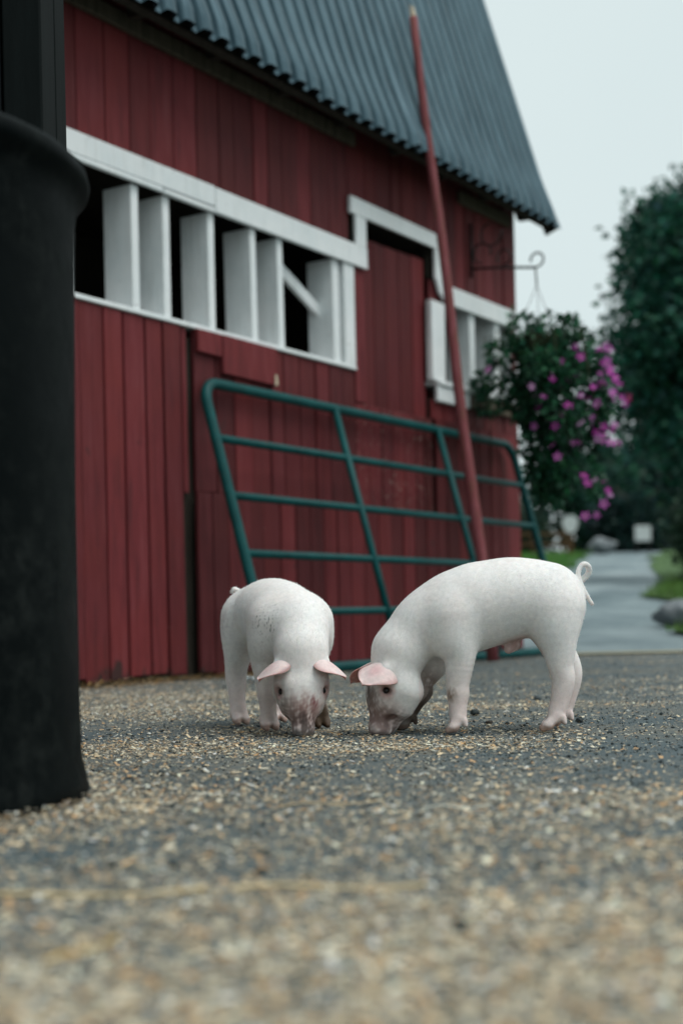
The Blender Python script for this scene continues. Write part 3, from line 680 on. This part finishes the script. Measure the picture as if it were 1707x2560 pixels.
        k = nu * nv; off = len(body_v); fs = []
        for layer in (0, 1):
            for i in range(nu - 1):
                for j in range(nv - 1):
                    a = layer * k + i * nv + j; q = (a, a + 1, a + nv + 1, a + nv); fs.append(q if (layer == 0) == (sd_ > 0) else q[::-1])
        ring = [i * nv for i in range(nu)] + [(nu - 1) * nv + j for j in range(1, nv)] + [i * nv + nv - 1 for i in range(nu - 2, -1, -1)]
        for a, b in zip(ring, ring[1:]): fs.append((a, b, b + k, a + k))
        body_v = np.concatenate([body_v, ev]); body_f = np.concatenate([body_f, np.array(fs) + off]); body_c = np.concatenate([body_c, ec])
    root = thing('piglet', loc, rz, label=label, cat='piglet')
    me = np_mesh('body', body_v, body_f, body_c); body = link('body', me, M['skin'], root, True)
    for s_ in (1, -1):
        bm = bmesh.new(); bmesh.ops.create_uvsphere(bm, u_segments=16, v_segments=10, radius=.0078)
        e = link('eye', bm_mesh('eye', bm), M['eye'], root, True); e.location = hd(.1775, s_ * .0490, .1025)
    # short bristles
    Nn = np.empty(len(me.vertices) * 3, np.float32); me.vertices.foreach_get('normal', Nn); Nn = Nn.reshape(-1, 3)
    nb = 26000; pick = RNG.integers(0, len(V), nb); pick = pick[(V[pick, 2] > .03)]
    P = body_v[pick]; nn = Nn[pick]; back = np.tile(A(-1, 0, -.25), (len(P), 1)); isH = (V[pick, 0] > .10); back[isH] = -nose
    tg = back - nn * (back * nn).sum(1)[:, None]; tg /= np.linalg.norm(tg, axis=1)[:, None] + 1e-6
    d = tg * .85 + nn * .42 + .22 * RNG.normal(size=P.shape); sdv = np.cross(d, nn); sdv /= np.linalg.norm(sdv, axis=1)[:, None] + 1e-6
    L = RNG.uniform(.003, .0065, len(P))[:, None]
    hv = np.stack([P + sdv * .00030, P - sdv * .00030, P + d * L], 1).reshape(-1, 3); ht = np.repeat(np.clip(body_c[pick] * 1.06, 0, .86), 3, 0)
    tag(link('hair', np_mesh('hair', hv, np.arange(len(hv)).reshape(-1, 3), ht), M['hair'], root), kind='stuff')
    return root
def foot(pr, ft, tip):
    d = tip - ft; d[2] = 0; side = np.array([0, 1.0, 0])
    for s in (1, -1):
        pr(ft + side * s * .007 - np.array([0, 0, .006]), tip + side * s * .0125 + np.array([-.004, 0, .010]), .0150, .0118, .006)
        pr(tip + side * s * .0125 + np.array([-.006, 0, .010]), tip + side * s * .0120 + np.array([.008, 0, .002]), .0118, .0070, .004)
        pr(ft + np.array([-.014, s * .012, -.010]), ft + np.array([-.017, s * .013, -.022]), .0078, .0058, .004)
brown = (.16, .095, .06); dk = (.035, .028, .024); rose = (.42, .22, .19)
P2 = dict(mudleg=(.05, .145, -.12, -.036, .125, (.085, .058, .042)), turn=R(10), fl=(.004, .066, .0), fr=(.115, -.055, .005), hl=(-.222, .060), hr=(-.258, -.058), ear=(.050, .072, .040), earpink=1.0,
          tail=[(-.272, -.004, .345), (-.290, -.010, .352), (-.308, -.012, .362), (-.319, -.009, .375), (-.317, .000, .390), (-.305, .007, .396), (-.293, .010, .384), (-.291, .014, .364), (-.300, .014, .340), (-.311, .014, .318), (-.322, .012, .300)],
          mud=[((.185, .0, .045), .050, (.24, .125, .10), .8, .25), ((.200, .02, .085), .04, (.22, .13, .10), .7, -.1), ((.19, 0, .02), .035, (.30, .18, .17), .7, .3),
               ((.150, .03, .022), .035, (.10, .07, .06), .8, .1), ((.168, .04, .128), .022, (.36, .19, .13), .9, .6), ((.215, 0, .10), .03, dk, .8, .2),
               ((.10, -.055, .05), .075, (.11, .075, .055), .95, .9), ((.065, -.055, .12), .055, (.22, .15, .12), .85, .5), 
               ((.02, .085, .095), .022, (.25, .15, .09), .85, .1), ((-.235, .06, .018), .025, (.16, .09, .07), .9, .1), ((-.205, .07, .335), .07, (.45, .47, .50), .55, -.5), ((-.27, .06, .29), .05, (.45, .47, .50), .4, -.6), ((-.15, .0, .21), .045, (.35, .18, .15), .6, .2), ((.186, 0, .004), .020, (.52, .33, .31), .9, .9)])
P1 = dict(mudleg=(-.06, .05, .030, .12, .085, (.075, .048, .028)), trunk=(.95, -.024, .94), ear_dz=.012, turn=R(-17), fl=(-.004, .078, .0), fr=(.0, -.060, .0), hl=(-.250, .050), hr=(-.236, -.060), ear=(.072, .030, .026), earpink=.55,
          tail=[(-.285, -.02, .345), (-.300, -.025, .352), (-.302, -.035, .360), (-.300, -.045, .364), (-.304, -.050, .356)],
          mud=[((.197, .0, .048), .040, rose, .85, .3), ((.21, .0, .075), .03, (.30, .15, .14), .7, -.1), ((.20, .005, .035), .022, dk, .9, .0),
               ((.178, .056, .105), .03, rose, .6, .3), ((.205, .03, .078), .018, (.25, .05, .06), .9, -.2), ((.185, -.05, .09), .028, (.22, .17, .15), .7, .1), ((.17, -.05, .055), .04, (.24, .18, .16), .6, .1),
               ((.050, -.074, .278), .055, (.05, .042, .045), .9, -.45), ((.064, -.072, .250), .045, (.06, .05, .05), .85, -.55),
               ((.0, .066, .03), .062, (.09, .055, .03), .95, .9), ((-.22, -.11, .27), .05, (.45, .42, .42), .5, .0), ((.195, 0, .012), .034, dk, .95, .35)])
piglet((.268, 3.405, 0), R(180), 'white piglet seen from the side with curled tail, muzzle to the ground, right', P2)
piglet((-.130, 3.560, 0), R(-68), 'white piglet facing the camera with head down and black scuff on its shoulder', P1)

# ------------------------------------------------------------------ shavings, grit and straw on the yard
def inframe(n, ymin=.85, ymax=9.3, pad=.35):
    y = np.exp(RNG.uniform(math.log(ymin), math.log(ymax), n * 3)) ; keep = RNG.random(n * 3) < np.minimum(1, (y / 3.6) ** 1.3 + .10); y = y[keep][:n]
    hw = .245 * y + pad; x = RNG.uniform(-1, 1, len(y)) * hw
    ok = ((x + 1.13263) * .84493 - (y - 6.19451) * .53487 > .03) & ((x + .812) ** 2 + (y - 2.259) ** 2 > .405 ** 2); return x[ok], y[ok]
def dens(x, y):
    p = np.stack([x, y, 0 * x], 1); m = .70 + .50 * wav(p, 1.7, 2) + .42 * wav(p * np.array([.6, 1.6, 1]), 5.0, 9) + .28 * wav(p, 15, 14)
    m = m + .38 * np.exp(-((y - 3.12) / .22) ** 2) * (x < .55) + .50 * np.exp(-((x + .45) / .35) ** 2 - ((y - 2.3) / .55) ** 2) + .6 * np.exp(-((y - 1.0) / .4) ** 2) + .35 * np.exp(-((x + .7) / .5) ** 2 - ((y - 4.8) / .7) ** 2)
    m = m + .9 * np.exp(-(np.hypot(x + .812, y - 2.259) - .40) / .06)
    m = m - .35 * np.clip((x - .25) / .5, 0, 1) * (y > 2.2) - .3 * np.exp(-((y - 3.75) / .35) ** 2)
    return np.clip(m * .85 - .05, np.where((x < .5) | (y < 2.6), .15, .07), 1.2)
def flakes(n, sizes, aspect, name, m, palette, pw, lift=.004, thr=True, tilt=.10):
    x, y = inframe(n)
    if thr: k = RNG.random(len(x)) < dens(x, y); x, y = x[k], y[k]
    n = len(x); yaw = RNG.uniform(0, 6.283, n); L = np.exp(RNG.normal(math.log(sizes), .5, n)); L = np.minimum(L, .019); Wd = L * RNG.uniform(aspect[0], aspect[1], n)
    d = np.stack([np.cos(yaw), np.sin(yaw), RNG.normal(0, tilt, n)], 1); s = np.stack([-np.sin(yaw), np.cos(yaw), RNG.normal(0, tilt, n)], 1)
    rb = np.hypot(x + .812, y - 2.259); c = np.stack([x, y, RNG.uniform(.001, lift, n) + .05 * L + .012 * np.exp(-(rb - .40) / .03)], 1); up = np.array([0, 0, 1.0])
    bow = (RNG.normal(.03, .06, n) * L)[:, None] * up
    v = np.stack([c - d * L[:, None] / 2 - s * Wd[:, None] / 2 - bow, c - d * L[:, None] / 2 + s * Wd[:, None] / 2 - bow, c + s * Wd[:, None] / 2 * 1.1 + bow, c - s * Wd[:, None] / 2 * 1.1 + bow,
                  c + d * L[:, None] / 2 + s * Wd[:, None] * .35 - bow, c + d * L[:, None] / 2 - s * Wd[:, None] * .35 - bow], 1).reshape(-1, 3)
    v[:, 2] = np.maximum(v[:, 2], .0008)
    b = (np.arange(n) * 6)[:, None]; f = np.concatenate([b + [0, 3, 2, 1], b + [3, 5, 4, 2]])
    pal = np.array(palette)[RNG.choice(len(palette), n, p=pw)] * RNG.uniform(.7, 1.25, (n, 1)); t = np.repeat(pal, 6, 0)
    return tag(link(name, np_mesh(name, v, f, np.clip(t, 0, .85)), M[m]), kind='stuff')
PAL = [(.68, .55, .37), (.80, .73, .57), (.60, .38, .20), (.36, .32, .25), (.76, .76, .70)]; PWT = [.38, .24, .18, .09, .11]
tag(flakes(230000, .0044, (.2, .6), 'wood_shavings', 'chip', PAL, PWT, tilt=.09), 'fine pale wood shavings scattered over the whole yard', 'shavings')
tag(flakes(75000, .0088, (.18, .5), 'wood_shavings', 'chip', PAL, PWT, tilt=.10), 'larger curled wood shavings lying among the fine ones', 'shavings')
tag(flakes(90000, .0024, (.4, .9), 'sawdust', 'chip', [(.50, .41, .29), (.60, .55, .44), (.30, .30, .28), (.45, .33, .20)], [.4, .25, .2, .15], .002), 'fine sawdust and crumbs lying between the shavings', 'sawdust')
def grit(n, size, name, pal, label):
    x, y = inframe(n); n = len(x); r = np.exp(RNG.normal(math.log(size), .4, n))[:, None]
    o = np.array([[1, 0, 0], [0, 1, 0], [-1, 0, 0], [0, -1, 0], [0, 0, .75], [0, 0, -.4]])
    v = np.stack([x, y, r[:, 0] * .35], 1)[:, None] + o[None] * r[:, None] * RNG.uniform(.6, 1.3, (n, 6, 1)); yaw = 0
    b = (np.arange(n) * 6)[:, None]; f = np.concatenate([b + q for q in ([0, 1, 4], [1, 2, 4], [2, 3, 4], [3, 0, 4], [1, 0, 5], [2, 1, 5], [3, 2, 5], [0, 3, 5])])
    t = np.repeat(np.array(pal)[RNG.integers(0, len(pal), n)] * RNG.uniform(.6, 1.3, (n, 1)), 6, 0)
    tag(link(name, np_mesh(name, v.reshape(-1, 3), f, t), M['grit']), label, 'gravel', kind='stuff')
grit(30000, .0022, 'gravel', [(.05, .065, .07), (.10, .12, .125), (.20, .22, .22), (.03, .04, .042)], 'dark and grey grit covering the yard')
x, y = inframe(700, .9, 6.0); n = len(x); yaw = RNG.normal(0, .6, n); L = RNG.uniform(.02, .075, n); k_ = RNG.random(n) < np.clip(.9 - .6 * x, .25, 1); x, y, yaw, L = x[k_], y[k_], yaw[k_], L[k_]; n = len(x)
P = np.stack([x, y, np.full(n, .004)], 1); d = np.stack([np.cos(yaw), np.sin(yaw), 0 * yaw], 1) * L[:, None] / 2; sv = np.stack([-np.sin(yaw), np.cos(yaw), 0 * yaw], 1) * RNG.uniform(.0005, .0011, n)[:, None]; bw = np.stack([-np.sin(yaw), np.cos(yaw), 0 * yaw], 1) * (L * RNG.normal(0, .06, n))[:, None]; up = np.array([0, 0, .0012])
v = np.stack([P - d - sv, P - d + sv, P + bw + sv + up, P + bw - sv + up, P + d + sv, P + d - sv], 1).reshape(-1, 3); b = (np.arange(n) * 6)[:, None]
tag(link('straw_strands', np_mesh('straw_strands', v, np.concatenate([b + [0, 3, 2, 1], b + [3, 5, 4, 2]]), np.repeat(np.array([(.50, .38, .20), (.60, .50, .31), (.42, .28, .13)])[RNG.integers(0, 3, n)], 6, 0)), M['straw']), 'loose tan straw strands strewn over the yard', 'straw', kind='stuff')
def stalk(p, yaw, L, w, c, label):
    d = Vector((math.cos(yaw), math.sin(yaw), 0)); pts = [Vector(p) + d * (L * (i / 4 - .5)) + Vector((0, 0, .004 + .003 * math.sin(i * 1.7))) for i in range(5)]
    vs, fs, _, _ = tube_np(pts, w, 6); o = link('straw_stalk', np_mesh('straw_stalk', vs, fs, np.tile(c, (len(vs), 1))), M['straw'], None, True)
    tag(o, label, 'straw', 'straw stalks on the yard')
stalk((-.285, 1.45, 0), R(2), .28, .0026, (.62, .48, .27), 'long straw lying crosswise near the front, left of the other one')
stalk((-.02, 1.46, 0), R(-3), .20, .0025, (.64, .51, .31), 'straw lying crosswise at the front centre, in line with the longest straw')
stalk((-.225, 1.20, 0), R(62), .10, .0026, (.55, .38, .16), 'short ochre straw pointing away from the camera at lower left')
stalk((.16, 2.05, 0), R(8), .10, .0020, (.55, .55, .48), 'pale grey straw on the bare ground below the right piglet')
stalk((-.02, 2.12, 0), R(14), .16, .0013, (.52, .40, .24), 'thin tan straw below the gap between the two piglets')
def pebble(p, r, label, m='pebble'):
    bm = bmesh.new(); bmesh.ops.create_icosphere(bm, subdivisions=3, radius=r)
    for v in bm.verts:
        k = 1 + .35 * mnoise.noise(v.co * (1.6 / r) + Vector(p) * 9); v.co *= k; v.co.z *= .62
    zmin = min(v.co.z for v in bm.verts)
    o = link('pebble' if r < .08 else 'rock', bm_mesh('pebble', bm), M[m], None, True); o.location = (p[0], p[1], p[2] - zmin - r * .08); return tag(o, label, 'pebble' if r < .08 else 'rock')
pebble((.098, 1.255, 0), .0085, 'dark pebble alone in the blurred foreground, right of centre')
pebble((.365, 3.95, 0), .014, 'dark flat clod on the ground behind the right piglet')
pebble((-.335, 2.60, 0), .007, 'small black pebble left of centre below the front-facing piglet')
pebble((.37, 3.62, 0), .009, 'small brown pebble under the belly of the right piglet', 'bark')
pebble((.60, 3.62, 0), .010, 'dark lump just right of the right piglet hind feet')
# straw and dirt swept against the barn foot
n = 900; s = RNG.uniform(-.2, 1.25, n); q = np.abs(RNG.normal(0, .07, n)) + .012; yaw = RNG.normal(1.0, .5, n); L = RNG.uniform(.02, .09, n)
P = np.stack([BP.x + .53487 * s + .84493 * q, BP.y + .84493 * s - .53487 * q, RNG.uniform(.004, .035, n) * np.exp(-q / .06) + .003], 1)
d = np.stack([np.cos(yaw), np.sin(yaw), RNG.normal(0, .12, n)], 1); sv = np.stack([-np.sin(yaw), np.cos(yaw), 0 * yaw], 1) * .0022
v = np.stack([P - d * L[:, None] / 2 - sv, P - d * L[:, None] / 2 + sv, P + d * L[:, None] / 2 + sv, P + d * L[:, None] / 2 - sv], 1).reshape(-1, 3); v[:, 2] = np.maximum(v[:, 2], .001)
t = np.repeat(np.array([(.42, .26, .10), (.34, .20, .08), (.52, .42, .26), (.05, .045, .03)])[RNG.integers(0, 4, n)], 4, 0)
tag(link('straw_litter', np_mesh('straw_litter', v, np.arange(4 * n).reshape(-1, 4), t), M['straw']), 'orange straw litter swept against the foot of the barn', 'straw', kind='stuff')
bm = bmesh.new(); bmesh.ops.create_grid(bm, x_segments=12, y_segments=8, size=.5)
for v in bm.verts:
    v.co.x *= .13; v.co.y *= .06; v.co.z = .018 + .016 * mnoise.noise(v.co * 40)
bmesh.ops.solidify(bm, geom=bm.faces[:], thickness=.002)
o = link('plastic_scrap', bm_mesh('plastic_scrap', bm), M['scrap'], None, True); o.location = (-.45, 6.45, .0); o.rotation_euler = (0, 0, .3)
tag(o, 'crumpled pale plastic scrap on the ground by the gate foot', 'scrap')

# ------------------------------------------------------------------ beyond the yard
def tree(name, x, y, h, crown_c, crown_r, n, leaf, base, label, cat='tree', group=None, trunk_r=.16, nb=16, spread=.62):
    z0 = gz(x, y) + .02; root = thing(name, (x, y, z0), 0, label=label, cat=cat, group=group)
    bm = bmesh.new(); top = Vector((crown_c[0] * .6, crown_c[1] * .6, h * .8))
    add_tube(bm, [(0, 0, -.1), (.05, 0, h * .25), Vector((.02, .05, h * .5)), top], [trunk_r * 1.25, trunk_r, trunk_r * .7, trunk_r * .2], 10)
    for k in range(7):
        a = k * 2.4; t = .25 + .09 * k; b = Vector((.03, .02, h * t))
        add_tube(bm, [b, b + Vector((math.cos(a), math.sin(a), .35)) * crown_r[0] * .45, b + Vector((math.cos(a), math.sin(a), .55)) * crown_r[0] * .62], [trunk_r * .4, trunk_r * .25, trunk_r * .08], 6)
    link('trunk', bm_mesh('trunk', bm), M['bark'], root, True)
    cs, rs = [], []
    for k in range(nb):
        d = RNG.normal(size=3); d /= np.linalg.norm(d); q = RNG.random() ** .4
        cs.append(np.array(crown_c) + d * np.array(crown_r) * q * .78); r = min(crown_r) * RNG.uniform(.28, spread) * .8; rs.append((r, r, r * .8))
    pts, dirs = blobs(cs, rs, n, .25); pts = pts + RNG.normal(0, leaf * .9, pts.shape); dirs[:, 2] -= .15
    t = green(n, base, .35) * (.75 + .5 * RNG.random((nb, 1)))[RNG.integers(0, nb, n)]
    v, f, t = leaf_cloud(pts, dirs, leaf, np.clip(t, .004, .5))
    tag(link('crown', np_mesh('crown', v, f, t), M['leaf'], root), kind='stuff'); return root
tree('broadleaf_tree', 6.45, 24, 8.0, (-.1, 0, 4.1), (1.85, 1.7, 3.75), 40000, .15, (.018, .090, .060), 'tall dark broadleaf tree at the right edge beside the lane', nb=80, spread=.55, trunk_r=.2)
far = 'trees beyond the end of the lane'
tree('far_tree', 10.6, 60, 6, (0, 0, 2.6), (2.6, 2.2, 2.4), 5000, .38, (.025, .085, .060), 'rounded far tree showing just under the flower basket beyond the lane', group=far)
tree('far_tree', 14.5, 62, 8, (0, 0, 3.4), (2.8, 2.4, 3.6), 5000, .40, (.022, .072, .055), 'tall dark far tree between the basket and the big tree', group=far)
tree('far_tree', 18.5, 58, 10, (0, 0, 4.4), (3.2, 2.6, 4.6), 6000, .40, (.020, .068, .048), 'taller far tree mostly behind the big tree at the right', group=far)
tree('far_tree', 6.4, 66, 6, (0, 0, 2.6), (3.0, 2.4, 2.5), 5000, .40, (.025, .080, .058), 'low far tree beside the barn corner behind the fence', group=far)
tree('hedge_bush', 10.9, 53.5, 2.6, (0, 0, .9), (1.9, 1.0, 1.3), 9000, .22, (.010, .036, .032), 'dark bush closing off the end of the lane', cat='bush', nb=40)
tree('hedge_bush', 14.6, 54, 2.6, (0, 0, 1.0), (2.2, 1.0, 1.4), 6000, .22, (.012, .036, .030), 'dark bush behind the trunk of the big tree', cat='bush', nb=30)
tree('hedge_bush', 7.0, 56, 2.2, (0, 0, .9), (2.4, 1.0, 1.0), 4500, .22, (.020, .050, .034), 'dark bush behind the wooden rail fence', cat='bush')
tree('hedge_bush', 5.6, 21, 2.0, (0, 0, .75), (.85, .8, .8), 5000, .10, (.020, .052, .028), 'low dark bush at the foot of the big tree', cat='bush')
pebble((2.98, 12.6, gz(0, 12.6)), .20, 'grey weathered rock on the grass bank at the right edge', 'rock')
pebble((3.18, 11.9, gz(0, 11.9)), .11, 'smaller pale rock in front of the grey rock at right edge', 'rock')
pebble((8.75, 47.5, gz(0, 47.5) + .03), .42, 'pale low boulder at the far end of the lane', 'rock')
fence = thing('rail_fence', (5.4, 46, gz(0, 46)), R(6), label='low orange-brown wooden rail fence on the far grass', cat='fence')
for k in range(4): box('fence_post', M['fence'], fence, -1.2 + k * 1.0, -1.1 + k * 1.0, -.05, .05, 0, .85, .0, .01)
for z in (.72, .40): box('rail', M['fence'], fence, -1.3, 2.0, -.10, -.052, z - .05, z + .05, .004, .008)
sg = thing('signpost', (7.2, 44.5, gz(0, 44.5)), 0, label='white rounded board on an orange-brown post beside the lane', cat='sign')
box('post', M['fence'], sg, -.09, .09, -.07, .07, 0, .80, 0, .01)
bm = bmesh.new(); ring = [(.24 * math.cos(a) * (1 + .12 * math.sin(3 * a)), .31 * math.sin(a) * (1 + .1 * math.cos(2 * a))) for a in np.linspace(0, 2 * math.pi, 20, endpoint=False)]
f0 = [bm.verts.new((x, -.11, 1.02 + z)) for x, z in ring]; f1 = [bm.verts.new((x, -.072, 1.02 + z)) for x, z in ring]
bm.faces.new(f0); bm.faces.new(f1[::-1])
for i in range(20): bm.faces.new((f0[i], f1[i], f1[(i + 1) % 20], f0[(i + 1) % 20]))
link('board', bm_mesh('board', bm), M['sign'], sg)
s2 = thing('signboard', (9.9, 46.5, gz(0, 46.5)), 0, label='small white rectangular board at the end of the lane beside the big tree', cat='sign')
for x in (-.2, .2): box('leg', M['iron'], s2, x - .025, x + .025, -.02, .02, 0, .6)
box('board', M['sign'], s2, -.26, .26, -.05, -.022, .42, .92, 0, .01)
# grass blades on the banks
def grass(name, label, xr, yr, n, h, c):
    y = RNG.uniform(*yr, n); x0 = np.array([max(xr(t)[0], -14) for t in y]); x1 = np.array([xr(t)[1] for t in y]); x = x0 + (x1 - x0) * RNG.random(n)
    z = np.array([gz(a, b) for a, b in zip(x, y)]) + .03; P = np.stack([x, y, z], 1); yaw = RNG.uniform(0, 6.28, n); H = h * RNG.uniform(.5, 1.4, n)
    sv = np.stack([np.cos(yaw), np.sin(yaw), 0 * yaw], 1) * (h * .12); tip = P + np.stack([RNG.normal(0, .4, n) * H, RNG.normal(0, .4, n) * H, H], 1)
    v = np.stack([P - sv, P + sv, tip], 1).reshape(-1, 3); tag(link(name, np_mesh(name, v, np.arange(3 * n).reshape(-1, 3), np.repeat(green(n, c, .3), 3, 0)), M['leaf']), label, 'grass', kind='stuff')
grass('grass', 'green grass blades on the bank right of the lane', lambda y: (edge_r(y)[0], edge_r(y)[0] + 3.5), (10.5, 24), 16000, .09, (.085, .17, .03))
grass('grass', 'bright green grass blades left of the lane', lambda y: (edge_l(y)[1] - 5, edge_l(y)[1]), (20, 48), 14000, .13, (.075, .20, .035))
